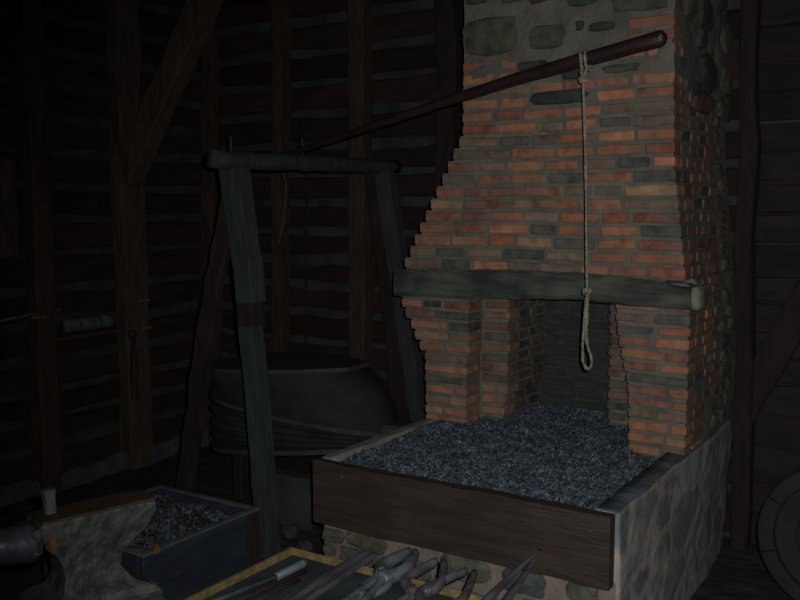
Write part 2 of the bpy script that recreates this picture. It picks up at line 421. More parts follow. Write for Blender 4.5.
# lumpy mortar body of the upper stack
zs_ = [2.255+i*.03 for i in range(29)]
sec = []
for zz in zs_:
    xl, xr = interp(zz, LEFT)+.002, interp(zz, RIGHT)-.002; ring = []
    path = [(xl, YB)] + [(xl, YB-(YB-YF)*i/8) for i in range(1, 8)] + [(xl+(xr-xl)*i/34, YF) for i in range(35)] + [(xr, YF+(YB-YF)*i/30) for i in range(1, 31)]
    for k, (x, y) in enumerate(path):
        q = Vector((x, y+.004, zz)); q += noise.noise_vector(q*11)*.010 + noise.noise_vector(q*30)*.003
        ring.append(bm.verts.new(q))
    sec.append(ring)
fs_ = []
for a_, b_ in zip(sec, sec[1:]):
    for i in range(len(a_)-1): fs_.append(bm.faces.new([a_[i], a_[i+1], b_[i+1], b_[i]]))
paint(bm, fs_, (1, 1, 1), 1)
# fieldstones of the upper front: u0,u1,v0,v1 measured on the front plane
SC = {'olive': (.080, .084, .058), 'grey': (.085, .088, .072), 'dark': (.045, .052, .045), 'red': (.10, .06, .045), 'teal': (.050, .066, .060)}
for i, (u0, u1, v0, v1, c) in enumerate([(463, 520, 13, 57, 'olive'), (529, 565, 23, 50, 'grey'), (465, 488, -12, 6, 'teal'), (528, 550, -14, 5, 'dark'), (565, 602, -18, 9, 'teal'),
        (576, 584, 20, 31, 'dark'), (589, 615, 20, 32, 'dark'), (610, 670, -16, 14, 'grey'), (529, 586, 87, 105, 'dark'), (518, 548, 59, 71, 'teal'), (562, 582, 68, 79, 'dark'), (602, 640, 62, 74, 'grey'),
        (500, 522, -18, 4, 'grey'), (465, 500, -50, -16, 'grey'), (520, 580, -60, -22, 'olive'), (600, 660, -60, -24, 'dark')]):
    a, b = at(u0, v1, 'y', YF), at(u1, v0, 'y', YF)
    blob(bm, ((a.x+b.x)/2, YF+.012, (a.z+b.z)/2), ((b.x-a.x)/2, .028, (b.z-a.z)/2), seed=i, amp=.22, col=SC[c], mi=2, boxy=.55, sub=3)
# fieldstones of the right flank, upper part
def xr_at(z): return interp(z, RIGHT)
for i, (u0, u1, v0, v1, c) in enumerate([(686, 697, -20, 16, 'olive'), (700, 712, -5, 28, 'dark'), (715, 728, -18, 8, 'olive'), (697, 706, 32, 46, 'teal'), (698, 716, 58, 96, 'dark'), (720, 732, 70, 94, 'grey'),
        (690, 712, 98, 112, 'red'), (722, 733, 28, 56, 'grey'), (690, 699, 85, 95, 'dark'), (716, 731, 100, 122, 'olive')]):
    a, b = at(u0, v1, 'x', -1.12), at(u1, v0, 'x', -1.12)
    zc = (a.z+b.z)/2; hz = abs(b.z-a.z)/2*.85+.01
    blob(bm, (xr_at(zc)-.008, (a.y+b.y)/2, zc), (.03, abs(b.y-a.y)/2*1.05, hz), seed=30+i, amp=.25, col=SC[c], mi=2, boxy=.4, sub=3)
# rear of the right flank: fieldstones beside the brick
random.seed(5)
for k in range(13):
    zc = 1.28+k*.075; blob(bm, (xr_at(zc)-.024+random.uniform(-.006, .006), 4.56+random.uniform(-.03, .05), zc), (.035, random.uniform(.05, .08), .038), seed=60+k, amp=.3,
                          col=random.choice([SC['grey'], SC['olive'], SC['dark'], SC['red']]), mi=2, boxy=.4)
for v in bm.verts: v.co += Vector((0, 0, noise.noise(v.co*2.2)*.010)) + noise.noise_vector(v.co*5)*.003
link('hood', bm, ['brick', 'mortar', 'stone'], forge)

# ---- left pillar (two stepped piers) and right pillar
def pillar(name, courses, seed):
    random.seed(seed); bm = bmesh.new(); tintlayer(bm)
    for (z, h, fn) in courses: fn(bm, z, h)
    return bm
n = 13; z0 = .62; hh = (1.305-z0)/n
random.seed(31)
lx = [425, 425, 424.5, 424.5, 424, 424, 424, 419, 414, 410, 405, 401, 398]
bm = bmesh.new(); tintlayer(bm)
for i in range(n):
    z = z0+i*hh; v = 425-(z-.65)*190
    xl = at(lx[i], v, 'y', YF).x
    soot_grey = .1+.35*(i/n)**2
    xr = -2.085 + (.012 if i > 6 else 0)
    lens = (.09, .2)
    run(bm, xl, xr, z, hh, YF, 'front', depth=.13, soot_grey=soot_grey*.6, lens=lens, jitter=.005)
    simplebox(bm, (xl+.006, YF+.0065, z), (xr-.006, YB, z+hh), mi=1, col=(1, 1, 1))
    # second pier, set back
    xr2 = -1.93 + random.uniform(-.004, .004) - (.02 if i < 3 else 0)
    run(bm, xr+.01, xr2, z, hh, YF+.145, 'front', depth=.11, soot_grey=.25+soot_grey*.7, lens=(.12, .16), jitter=.006)
    run(bm, YF+.26, 4.40, z, hh, xr2, 'side', depth=.1, soot_grey=.85, lens=(.1, .16))
    simplebox(bm, (xr-.01, YF+.154, z), (xr2-.009, YB, z+hh), mi=1, col=(1, 1, 1))
for v in bm.verts: v.co += noise.noise_vector(v.co*4)*.005
link('left_pillar', bm, ['brick', 'mortar'], forge)
rx = [628, 628, 628, 628, 627.5, 627.5, 626, 623, 621, 618, 616, 615, 615]
bm = bmesh.new(); tintlayer(bm); random.seed(44)
for i in range(n):
    z = z0+i*hh
    xl = at(rx[i], 430-(z-.65)*200, 'y', YF).x; xr = -1.022
    run(bm, xl, xr, z, hh, YF, 'front', depth=.11, soot_grey=.05, lens=(.12, .19), jitter=.005)
    run(bm, YF+.115, 4.36 if i > 3 else 4.12, z, hh, xr, 'side', soot_grey=.25, jitter=.003, lens=(.08, .16), depth=.09)  # outer side bricks greyer than the pillar front
    simplebox(bm, (xl+.006, YF+.0065, z), (xr-.006, YB, z+hh), mi=1, col=(1, 1, 1))
    xl2 = -1.49 + random.uniform(-.006, .006)
    run(bm, xl2, xl+.03, z, hh, 4.16, 'front', depth=.1, soot_grey=.6, lens=(.1, .16), jitter=.005)
    simplebox(bm, (xl2+.009, 4.169, z), (xl+.02, YB, z+hh), mi=1, col=(.6, .6, .6))
random.seed(8)
for k in range(22):
    zc = .7+(k % 9)*.072; yy = (4.46 if zc > .9 else 4.34)+random.uniform(-.04, .1)+(k//9)*.1
    blob(bm, (-1.045+random.uniform(-.006, .006), yy, zc), (.03, random.uniform(.05, .09), .04), seed=160+k, amp=.3,
         col=random.choice([SC['grey'], SC['olive'], SC['dark'], SC['grey']]), mi=2, boxy=.4)
for v in bm.verts: v.co += noise.noise_vector(v.co*4)*.005
link('right_pillar', bm, ['brick', 'mortar', 'stone'], forge)
# masonry behind the lintel, between pillars and hood
bm = bmesh.new(); tintlayer(bm); random.seed(46)
simplebox(bm, (-2.43, YF+.13, 1.305), (-1.04, YB, 1.395), mi=1, col=(1, 1, 1))
run(bm, YF+.13, 4.45, 1.305, .045, -1.03, 'side', soot_grey=.3, lens=(.08, .15)); run(bm, YF+.13, 4.45, 1.35, .045, -1.034, 'side', soot_grey=.3, lens=(.08, .15))  # side courses blended part way to dark grey, like the flank above
link('lintel_backing', bm, ['brick', 'mortar'], forge)
# fire back and smoke throat above
bm = bmesh.new(); tintlayer(bm); random.seed(45)
for i in range(14):
    run(bm, -1.95, -1.47, .6+i*hh, hh, 4.42, 'front', depth=.08, soot_grey=.97, jitter=.004)
simplebox(bm, (-1.96, 4.425, .5), (-1.46, YB, 1.4), mi=1, col=(.3, .3, .3))
link('fire_back', bm, ['soot_brick', 'soot'], forge)

# ---- lintel: hewn timber, bowed on its under side
bm = bmesh.new()
tops = [(393, 271), (420, 271), (470, 271), (530, 272), (580, 274), (630, 279), (665, 284), (690, 290)]
bots = [(394, 296), (420, 297), (470, 299), (530, 299), (575, 300), (608, 303), (630, 307), (665, 309), (690, 311)]
yl = YF-.035; rings = []; NX = 40
def pick(tab, u):
    return interp(u, tab)
for i in range(NX+1):
    u = 393+(690-393)*i/NX
    T, B = at(u, pick(tops, u), 'y', yl), at(u, pick(bots, u), 'y', yl)
    x = T.x; zt, zb2 = T.z+.004, B.z; dz = (zt-zb2)
    prof = [(0, .12), (0, .9), (.012, 1.0), (.16, 1.0), (.16, 0), (.012, 0)]
    ring = []
    for j, (dy, t) in enumerate(prof):
        q = Vector((x, yl+dy, zb2+dz*t))
        q += noise.noise_vector(q*9+Vector((j, 0, 0)))*.006 + noise.noise_vector(q*30)*.002
        ring.append(bm.verts.new(q))
    rings.append(ring)
for a, b in zip(rings, rings[1:]):
    for j in range(6): bm.faces.new([a[j], a[(j+1) % 6], b[(j+1) % 6], b[j]])
bm.faces.new(rings[0]); bm.faces.new(rings[-1][::-1])
lin = link('lintel', bm, 'lintel', forge)
bm = bmesh.new()
e = at(697, 298, 'y', yl+.06); g0 = at(690, 300, 'y', yl)
blob(bm, (g0.x+.012, yl+.072, g0.z+.002), (.028, .068, .056), seed=3, amp=.15, sub=3, boxy=.35)
link('lintel_end', bm, 'lintel_end', forge, smooth=True)['label'] = 'pale rounded end of the lintel'
bm = bmesh.new()   # mortar bed on top of lintel
for i in range(12):
    u0 = 405+i*23; p = at(u0+12, pick(tops, u0+12), 'y', YF)
    blob(bm, (p.x, YF+.04, p.z-.006), (.085, .062, .022), seed=i+4, amp=.3, sub=2)
link('mortar_bed', bm, 'mortar', forge, smooth=True)

# ---- hearth: stone base, masonry side wall, timber boards
BZ = .39
bm = bmesh.new(); tintlayer(bm)
simplebox(bm, (-2.285, 2.955, -.02), (-1.09, YB, BZ+.02), mi=0, col=(1, 1, 1)); simplebox(bm, (-1.09, 2.95, -.02), (-1.012, 2.99, .4), mi=0, col=(1, 1, 1))
random.seed(12)
for i, (u0, u1, v0, v1, c) in enumerate([(322, 344, 531, 541, 'grey'), (346, 386, 536, 548, 'olive'), (323, 336, 545, 553, 'grey'), (340, 362, 549, 562, 'grey'), (441, 488, 558, 578, 'olive'), (502, 545, 572, 592, 'teal'),
        (395, 430, 560, 580, 'grey'), (366, 388, 556, 572, 'grey'), (565, 600, 586, 600, 'olive'), (320, 350, 566, 590, 'olive'), (400, 440, 590, 612, 'grey'), (460, 500, 596, 620, 'grey'), (520, 560, 604, 630, 'olive'), (360, 392, 582, 604, 'teal')]):
    a, b = at(u0, v1, 'y', 2.95), at(u1, v0, 'y', 2.95)
    blob(bm, ((a.x+b.x)/2, 2.962, (a.z+b.z)/2), (abs(b.x-a.x)/2, .03, abs(b.z-a.z)/2*.8+.004), seed=90+i, amp=.25, col=tuple(1.2*q for q in SC[c]), mi=1, boxy=.5, sub=3)
for i in range(14):
    x = random.uniform(-2.2, -1.1); zc = random.uniform(.03, .14)
    blob(bm, (x, 2.965, zc), (random.uniform(.05, .09), .03, .04), seed=120+i, amp=.25, col=SC['grey'], mi=1, boxy=.4)
link('stone_base', bm, ['mortar_pink', 'stone'], forge)

bm = bmesh.new(); tintlayer(bm)      # side wall, mortar over fieldstones
XS = -1.0
NY, NZ = 60, 34
def sidepoint(y, z):
    q = Vector((XS, y, z)); nzv = noise.noise(q*6)*.006 + noise.noise(q*2.5)*.012
    back = max(0, y-4.2)*.10*(1.0-z)
    return Vector((XS+nzv-.008-back + .02*max(0, .45-z), y, z))
grid = [[bm.verts.new(sidepoint(2.955+(YB-2.955)*i/NY, -.02+.67*j/NZ)) for j in range(NZ+1)] for i in range(NY+1)]
for i in range(NY):
    for j in range(NZ): bm.faces.new([grid[i][j], grid[i+1][j], grid[i+1][j+1], grid[i][j+1]])
inner = [[bm.verts.new(Vector((-1.095+noise.noise(Vector((i, 3, 1))*.4)*.01, 2.955+(YB-2.955)*i/NY, z)) ) for z in (.655, -.02)] for i in range(NY+1)]
for i in range(NY):
    bm.faces.new([grid[i][NZ], grid[i+1][NZ], inner[i+1][0], inner[i][0]])
    bm.faces.new([inner[i][0], inner[i+1][0], inner[i+1][1], inner[i][1]])
bm.faces.new([v for v in grid[0]] + [inner[0][0], inner[0][1]])
bm.faces.new(([v for v in grid[NY]] + [inner[NY][0], inner[NY][1]])[::-1])
paint(bm, bm.faces, (1, 1, 1), 0)
for f in bm.faces:
    if all(v.co.z > .645 for v in f.verts): f.material_index = 2
link('side_wall', bm, ['rubble', 'stone', 'cap'], forge, smooth=True)

bm = bmesh.new()   # front board of the hearth box
for k in range(1): pass
beam(bm, (-2.30, 2.925, .522), (-1.018, 2.925, .522), .05, .262, n=30, rough=.003, seed=5, up=(0, 0, 1), ch=.06)
fb = link('front_board', bm, 'board', forge)
for (u, v, r) in ((590, 531, .0045), (342, 477, .004), (536, 553, .004)):
    bm = bmesh.new(); p = at(u, v, 'y', 2.897); blob(bm, p, (r, .004, r), sub=2, amp=0)
    o = link('nail', bm, 'pale_steel', fb, origin=(0, 0, 0)); 
bm = bmesh.new()
beam(bm, (-2.275, 2.955, .56), (-2.275, 3.82, .56), .045, .19, n=16, rough=.004, seed=6, up=(0, 0, 1), ch=.1)
link('side_board', bm, 'rim', forge)

# ---- coal in the hearth
def coaltint():
    k = random.choice([.035, .045, .06, .075, .09, .13]) * random.uniform(.8, 1.2)
    return (k*.68, k*.97, k*1.22)
def coalz(x, y):
    z = .632 + .022*max(0, min(1, (y-3.3)/.9)) * (1-.5*max(0, (x+1.6)/.5)) + .018*noise.noise(Vector((x*3, y*3, 0)))
    return z - .012*(x > -1.25)*max(0, min(1, (y-3)/.3))
def coalbed(name, x0, x1, y0, y1, zf, n, label, cat, smin=.004, smax=.0115, nx=90, ny=90, seed=1, base=.4, tint=coaltint):
    bm = bmesh.new(); tintlayer(bm); random.seed(seed)
    g = [[bm.verts.new((x0+(x1-x0)*i/nx, y0+(y1-y0)*j/ny, zf(x0+(x1-x0)*i/nx, y0+(y1-y0)*j/ny)+noise.noise(Vector((i*.9, j*.9, seed)))*.006)) for j in range(ny+1)] for i in range(nx+1)]
    fs = []
    for i in range(nx):
        for j in range(ny): fs.append(bm.faces.new([g[i][j], g[i+1][j], g[i+1][j+1], g[i][j+1]]))
    paint(bm, fs, (1, 1, 1), 1)
    l = tintlayer(bm)
    for k in range(n):
        x, y = random.uniform(x0+.01, x1-.01), random.uniform(y0+.01, y1-.01)
        s = random.uniform(smin, smax) * (1.5 if random.random() < .06 else 1); c = tint()
        z = zf(x, y)+s*.3; kk = 1+.55*noise.noise(Vector((x*9, y*9, 7))); c = tuple(q*kk for q in c)
        R3 = Matrix.Rotation(random.uniform(0, 6.28), 3, Vector((random.uniform(-1, 1), random.uniform(-1, 1), random.uniform(-1, 1))).normalized())
        vs = [bm.verts.new(Vector((x, y, z)) + R3 @ Vector(p)*s) for p in
              ((random.uniform(.7, 1.2), 0, 0), (-random.uniform(.7, 1.2), .1, 0), (0, random.uniform(.6, 1), .1), (.1, -random.uniform(.6, 1), 0), (0, .1, random.uniform(.5, .9)), (0, 0, -random.uniform(.5, .9)))]
        for (a, b, d) in ((0, 2, 4), (2, 1, 4), (1, 3, 4), (3, 0, 4), (2, 0, 5), (1, 2, 5), (3, 1, 5), (0, 3, 5)):
            f = bm.faces.new((vs[a], vs[b], vs[d])); f.material_index = 0
            for lp in f.loops: lp[l] = (*c, 1)
    # skirt closing the heap
    ob = link(name, bm, ['coal', 'coal_bed'], origin=((x0+x1)/2, (y0+y1)/2, base))
    return tag(ob, label, cat, kind='stuff')
coalbed('coal', -2.25, -1.09, 2.955, 4.40, coalz, 17000, 'bed of grey black coal and clinker filling the hearth box of the forge', 'coal', seed=2)

# ================================================================ POLE AND ROPE
A, B = at(661, 38, 'y', 3.42), Vector((-3.13, 3.70, 1.985))
bm = bmesh.new()
dirp = (B-A).normalized()
pp = [A - dirp*(.020), A-dirp*.010, A] + [A.lerp(B, t/24)+Vector((0, 0, .012*math.sin(t/24*PI*1.6))) for t in range(1, 25)]
def pr_(t):
    i = t*(len(pp)-1)
    if i < .5: return .012
    if i < 1.5: return .026
    return .031 - .017*(i/(len(pp)-1))
tube(bm, pp, pr_, sides=14, bumpy=.003)
pole = tag(link('bellows_pole', bm, 'pole', origin=(A+B)/2, smooth=True), 'long dark round pole reaching from the frame across the front of the chimney', 'pole')
bm = bmesh.new(); p = at(661, 36, 'y', 3.385); tube(bm, [p+Vector((0, .02, 0)), p+Vector((0, -.004, 0))], .005, 8)
link('nail', bm, 'pale_steel', pole, origin=None) if False else None
me = bpy.data.meshes.new('nail'); 
for v in bm.verts: v.co -= (A+B)/2
bm.to_mesh(me); bm.free(); me.materials.append(M['pale_steel']); o = bpy.data.objects.new('nail', me); C.objects.link(o); o.parent = pole

def twist(bm, pts, r, pitch=.022, strands=3):
    """laid rope: strands twisting around the path"""
    pts = [Vector(p) for p in pts]
    # resample
    out = [pts[0]]; 
    for a, b in zip(pts, pts[1:]):
        k = max(1, int((b-a).length/.006))
        for i in range(1, k+1): out.append(a.lerp(b, i/k))
    s = 0; frames = []
    for i, p in enumerate(out):
        if i: s += (out[i]-out[i-1]).length
        ax = (out[min(i+1, len(out)-1)]-out[max(i-1, 0)]).normalized()
        u0 = Vector((0, 1, 0)) if abs(ax.y) < .9 else Vector((1, 0, 0))
        a1 = ax.cross(u0).normalized(); a2 = a1.cross(ax).normalized(); frames.append((p, a1, a2, s))
    for k in range(strands):
        tube(bm, [p + (a1*math.cos(s/pitch*2*PI+k*2*PI/strands) + a2*math.sin(s/pitch*2*PI+k*2*PI/strands))*r*.52 for p, a1, a2, s in frames], r*.56, sides=5)

rp = at(583, 58, 'y', 3.45)
# find the pole's axis at that place
t = (A.x-rp.x)/(A.x-B.x); pc = A.lerp(B, t); rr = .033
rope_root = empty('rope', pc, 'knotted pale rope hanging from the pole with a long loop at its end', 'rope')
bm = bmesh.new()
s1 = dirp; uu = Vector((0, 0, 1)); uu = (uu-s1*uu.dot(s1)).normalized(); vv = s1.cross(uu)
for k, off in enumerate((-.013, .012)):
    twist(bm, [pc + s1*(off+.018*math.sin(a)*(1 if k else .6)) + (uu*math.cos(a)+vv*math.sin(a))*(rr+.004) for a in [i*2*PI/28 for i in range(29)]], .0072)
link('wrap', bm, 'rope', rope_root, smooth=True)
kn = at(583, 79, 'y', pc.y-.03)
bm = bmesh.new()
twist(bm, curve_pts([pc-uu*rr+s1*.01+Vector((0, -.012, 0)), kn+Vector((-.008, 0, .03)), kn]), .0068)
twist(bm, curve_pts([pc-uu*rr-s1*.012+Vector((0, -.012, 0)), kn+Vector((.010, 0, .03)), kn]), .0068)
twist(bm, [kn + Vector((.013*math.cos(a), .011*math.sin(a), .006*math.sin(2*a)-.004)) for a in [i*2*PI/20 for i in range(21)]], .0065)
link('upper_knot', bm, 'rope', rope_root, smooth=True)
k2 = at(587, 291, 'y', kn.y+.02)
bm = bmesh.new()
twist(bm, curve_pts([kn, kn.lerp(k2, .35)+Vector((.004, 0, 0)), kn.lerp(k2, .7)+Vector((.002, 0, 0)), k2], 20), .0062)
link('line', bm, 'rope', rope_root, smooth=True)
bm = bmesh.new()
twist(bm, [k2 + Vector((.013*math.cos(a), .011*math.sin(a), .008*math.sin(3*a))) for a in [i*2*PI/20 for i in range(41)]], .007)
link('lower_knot', bm, 'rope', rope_root, smooth=True)
y = k2.y; bm = bmesh.new()
L1 = [at(u, v, 'y', y) for u, v in ((586, 293), (584.8, 310), (584.3, 325), (583.8, 338), (583, 350), (583.2, 362), (586.5, 369), (590.8, 366), (591.3, 357), (588.5, 347), (586.8, 335), (587.3, 312), (587.5, 293))]
for i, p in enumerate(L1): p.y += .006*math.cos(i)
twist(bm, curve_pts(L1, 6), .0072)
twist(bm, curve_pts([at(586.5, 294, 'y', y-.012), at(585.5, 315, 'y', y-.012), at(586, 338, 'y', y-.008)], 8), .0066)
link('loop', bm, 'rope', rope_root, smooth=True)

# ================================================================ BELLOWS FRAME
fr = empty('timber_trestle', (-2.95, 3.9, 0), 'grey timber trestle of two leaning posts carrying a log crossbeam', 'frame')
bm = bmesh.new()
c0, c1 = Vector((-3.0, 3.06, 1.925)), Vector((-3.0, 4.62, 1.945))
tube(bm, [c0.lerp(c1, i/16)+noise.noise_vector(Vector((i*.5, 0, 0)))*.008 for i in range(17)], .045, 12, r2=.040, bumpy=.007)
link('crossbeam', bm, 'frame', fr, smooth=True)
for u, v in ((231, 148), (302, 150)):
    bm = bmesh.new(); p = at(u, v, 'x', -3.0); tube(bm, [p-Vector((0, 0, .02)), p+Vector((.0, 0, .055))], .006, 8); link('peg', bm, 'frame', fr)
bm = bmesh.new()
q = [at(234, 168, 'x', -2.99), at(247, 262, 'x', -2.965)]
beam(bm, q[0], q[1]+Vector((0, 0, -.01)), .115, .09, n=8, rough=.003, seed=3, up=(0, 1, 0), ch=.05)
link('post_head', bm, 'frame', fr)
bm = bmesh.new()
q = [at(247.5, 257, 'x', -2.94), at(251, 302, 'x', -2.93)]
beam(bm, q[0], q[1], .105, .10, n=3, rough=.002, seed=3, up=(0, 1, 0), ch=.05)
link('splice_block', bm, 'frame', fr)
bm = bmesh.new()
q = [at(250, 302, 'x', -2.95), at(251, 327, 'x', -2.945)]
beam(bm, q[0], q[1], .10, .085, n=3, rough=.002, seed=3, up=(0, 1, 0), ch=.05)
link('dark_splice', bm, 'frame_dark', fr)['label'] = 'blackened middle length of the post'
bm = bmesh.new()
q = [at(251.5, 326, 'x', -2.935), at(270, 556, 'z', 0)]
beam(bm, q[0], q[1], .09, .08, n=14, rough=.004, seed=4, up=(0, 1, 0), ch=.05, w2=.08)
link('post', bm, 'frame', fr)
bm = bmesh.new()
q0 = at(384, 171, 'x', -2.99); q1 = at(397, 272, 'x', -2.95); q2 = Vector((-2.80, 4.69, 0))
beam(bm, q0, q2, .10, .08, n=14, rough=.004, seed=6, up=(0, 1, 0), ch=.05)
link('post', bm, 'frame', fr)
# dark planks leaning behind each post
pa, pb = at(232, 172, 'x', -3.1), at(205, 500, 'x', -3.25); pb.z = 0
lean1 = timber('leaning_plank', 'dark weathered plank leaning behind the near post of the frame', 'plank', at(232, 170, 'x', -3.09), Vector((-3.50, pb.y+.05, .0)), .10, .035, 'frame_dark', 'leaning planks', seed=10, up=(0, 1, 0), rough=.012)
lean2 = timber('leaning_plank', 'dark weathered plank leaning beside the far post, behind the bellows', 'plank', at(374, 172, 'x', -3.12), Vector((-2.93, 4.66, 0)), .11, .035, 'frame_dark', 'leaning planks', seed=12, up=(0, 1, 0), rough=.010)
# thin chain or cord hanging behind the crossbeam
bm = bmesh.new()
tube(bm, curve_pts([at(281, 166, 'y', 4.6), at(286, 185, 'y', 4.6), at(284, 215, 'y', 4.6), at(279, 242, 'y', 4.6)]), .005, 6)
tag(link('cord', bm, 'bundle', origin=at(283, 200, 'y', 4.6)), 'thin grey cord hanging on a back wall post', 'cord')
bm = bmesh.new()
tube(bm, [at(307, 168, 'y', 4.66), at(306, 300, 'y', 4.66), at(306, 352, 'y', 4.66), Vector((at(306, 352, 'y', 4.66).x, 4.66, .004))], .008, 6)
tag(link('iron_rod', bm, 'frame_dark', origin=at(307, 250, 'y', 4.66)), 'thin dark rod standing against the back wall behind the bellows frame', 'rod')

# ================================================================ BELLOWS
YC = 4.12
bel = empty('bellows', (-3.2, YC, .2), 'large pear shaped leather bellows with a wooden top board and dark pleated folds', 'bellows')
def outline(sc=1.0, n=40, x1=-2.72):
    """half width along the length; nose at +x"""
    pts = []
    x0 = -3.95
    for i in range(n+1):
        t = i/n; x = x0+(x1-x0)*t
        w = (.37*math.sqrt(max(0, 1-(max(0, .28-t)/.28)**2)) if t < .28 else .37*(1-((t-.28)/.72)**2.2*.72))
        pts.append((x, max(.004, w*sc)))
    return pts
def ringpts(sc, zf, x1=-2.72):
    o = outline(sc, x1=x1); r = [(x, YC-w, zf(x)) for x, w in o] + [(x, YC+w, zf(x)) for x, w in reversed(o)]
    return [Vector(p) for p in r]
ztop = lambda x: .745 + .05*(x+3.95)
zlow = lambda x: .25 + .10*(x+3.95)
zmid = lambda x: .60 - .125*(x+3.95)
def board(name, zf, th, sc=1.0, x1=-2.72):
    bm = bmesh.new(); a = [bm.verts.new(p+Vector((0, 0, th))) for p in ringpts(sc, zf, x1)]; b = [bm.verts.new(p) for p in ringpts(sc, zf, x1)]
    bm.faces.new(a); bm.faces.new(b[::-1])
    for i in range(len(a)): bm.faces.new([a[i], a[(i+1) % len(a)], b[(i+1) % len(a)], b[i]])
    return link(name, bm, 'bellboard', bel)
board('top_board', ztop, .022, 1.0, -2.93); board('middle_board', zmid, .028, .95); board('bottom_board', zlow, .028, .95)
def skin(name, za, zb_, folds, depth, sc, mt='leather', n=28, sag=0, xa=-2.72, xb=-2.72):
    bm = bmesh.new(); R_ = []
    for k in range(n+1):
        t = k/n
        s = sc - depth*(.5-.5*math.cos(t*folds*2*PI)) + sag*math.sin(t*PI)
        R_.append([bm.verts.new(p) for p in ringpts(s, lambda x: za(x)+(zb_(x)-za(x))*t, xa+(xb-xa)*t**2)])
    for a, b in zip(R_, R_[1:]):
        for i in range(len(a)): bm.faces.new([a[i], a[(i+1) % len(a)], b[(i+1) % len(a)], b[i]])
    return link(name, bm, mt, bel, smooth=True)
skin('upper_leather', lambda x: zmid(x)+.028, ztop, 1, .05, .97, sag=.04, xb=-2.94)
skin('pleated_leather', lambda x: zlow(x)+.028, zmid, 4, .16, .97)
bm = bmesh.new()
beam(bm, (-2.80, YC, .44), (-2.60, YC, .46), .2, .14, n=4, rough=.004, w2=.16, d2=.12); link('nose_block', bm, 'bellboard', bel)
bm = bmesh.new(); tube(bm, [(-2.61, YC, .46), (-2.50, YC, .47), (-2.31, YC, .48)], .05, 12, r2=.03); link('nozzle', bm, 'iron', bel, smooth=True)
for (x, y) in ((-3.6, 3.86), (-2.85, 3.96), (-3.6, 4.38), (-2.85, 4.28)):
    bm = bmesh.new(); beam(bm, (x, y, 0), (x, y, zlow(x)+.002), .07, .07, n=4, rough=.003, up=(0, 1, 0)); link('leg', bm, 'frame_dark', bel)
# box under the bellows
p = at(268, 468, 'y', 3.62); p2 = at(312, 475, 'y', 3.62); base = at(290, 512, 'y', 3.62)
cr = empty('wooden_crate', ((p.x+p2.x)/2, 3.75, 0), 'low grey wooden crate with a dark rim, tucked under the bellows', 'crate')
bm = bmesh.new(); bevbox(bm, ((p.x+p2.x)/2, 3.76, p.z/2-.01), ((p2.x-p.x)/2, .13, p.z/2-.012), .004, .003); link('panel', bm, 'bellboard', cr)
bm = bmesh.new()
bevbox(bm, ((p.x+p2.x)/2, 3.76, p.z), ((p2.x-p.x)/2+.018, .155, .014), .003); bevbox(bm, (p2.x+.010, 3.76, p.z/2), (.012, .145, p.z/2-.014), .003)
link('rim', bm, 'frame_dark', cr)
for i, (u, v, r, lab) in enumerate(((291, 530, .05, 'dark stone on the floor against the near frame post'), (306, 545, .045, 'dark rounded stone on the floor at the corner of the forge'))):
    bm = bmesh.new(); tintlayer(bm); q = at(u, v+8, 'z', 0)
    blob(bm, (q.x, q.y, r*.72), (r, r, r*.72), seed=i, amp=.3, col=(.04, .045, .05)); tag(link('stone', bm, 'stone', origin=(q.x, q.y, 0)), lab, 'stone', 'stones on the floor')

# ================================================================ COAL BOX (left)
X1, Y0, Y1, ZT = -2.545, 2.20, 2.835, .42
X0 = -3.15
cb = empty('coal_box', ((X0+X1)/2, (Y0+Y1)/2, 0), 'dark blue grey wooden box of coal standing behind the anvil', 'box')
bm = bmesh.new()
for k in range(3):
    bevbox(bm, (X1-.015, (Y0+Y1)/2, .07+k*.14), (.015, (Y1-Y0)/2, .0685), .003, .001)
link('side_panel', bm, 'crate', cb)
bm = bmesh.new()
for k in range(3): bevbox(bm, (X0+.015, (Y0+Y1)/2, .07+k*.14), (.015, (Y1-Y0)/2, .0685), .003, .001)
link('side_panel', bm, 'crate', cb)
for yy in (Y0+.014, Y1-.014):
    bm = bmesh.new()
    for k in range(3): bevbox(bm, ((X0+X1)/2, yy, .07+k*.14), ((X1-X0)/2-.031, .014, .0685), .003, .001)
    link('end_panel', bm, 'crate', cb)
bm = bmesh.new()
for (a, b) in (((X1-.012, Y0, ZT), (X1-.012, Y1, ZT)), ((X0+.012, Y0, ZT), (X0+.012, Y1, ZT)), ((X0+.03, Y0+.012, ZT), (X1-.03, Y0+.012, ZT)), ((X0+.03, Y1-.012, ZT), (X1-.03, Y1-.012, ZT))):
    beam(bm, a, b, .026, .010, n=6, rough=.0015, up=(0, 0, 1))
link('rim_strip', bm, 'bundle', cb)
bm = bmesh.new(); bevbox(bm, (X1+.004, Y1-.045, .205), (.010, .035, .200), .003, .001); link('corner_batten', bm, 'frame_dark', cb)
bm = bmesh.new(); q = at(157, 549, 'x', X1+.006); bevbox(bm, q, (.006, .014, .016), .004, .003); link('rusty_latch', bm, 'rust', cb)
coalbed('coal', X0+.03, X1-.03, Y0+.028, Y1-.028, lambda x, y: .385+.05*noise.noise(Vector((x*4, y*4, 2)))-.02*abs(x+2.85), 2400,
        'heap of blue black coal lumps inside the small wooden box', 'coal', smin=.006, smax=.018, nx=40, ny=40, seed=5, base=.2, tint=lambda: (lambda k_, c_: tuple(q*k_ for q in c_))(random.uniform(.3, .6), coaltint()))

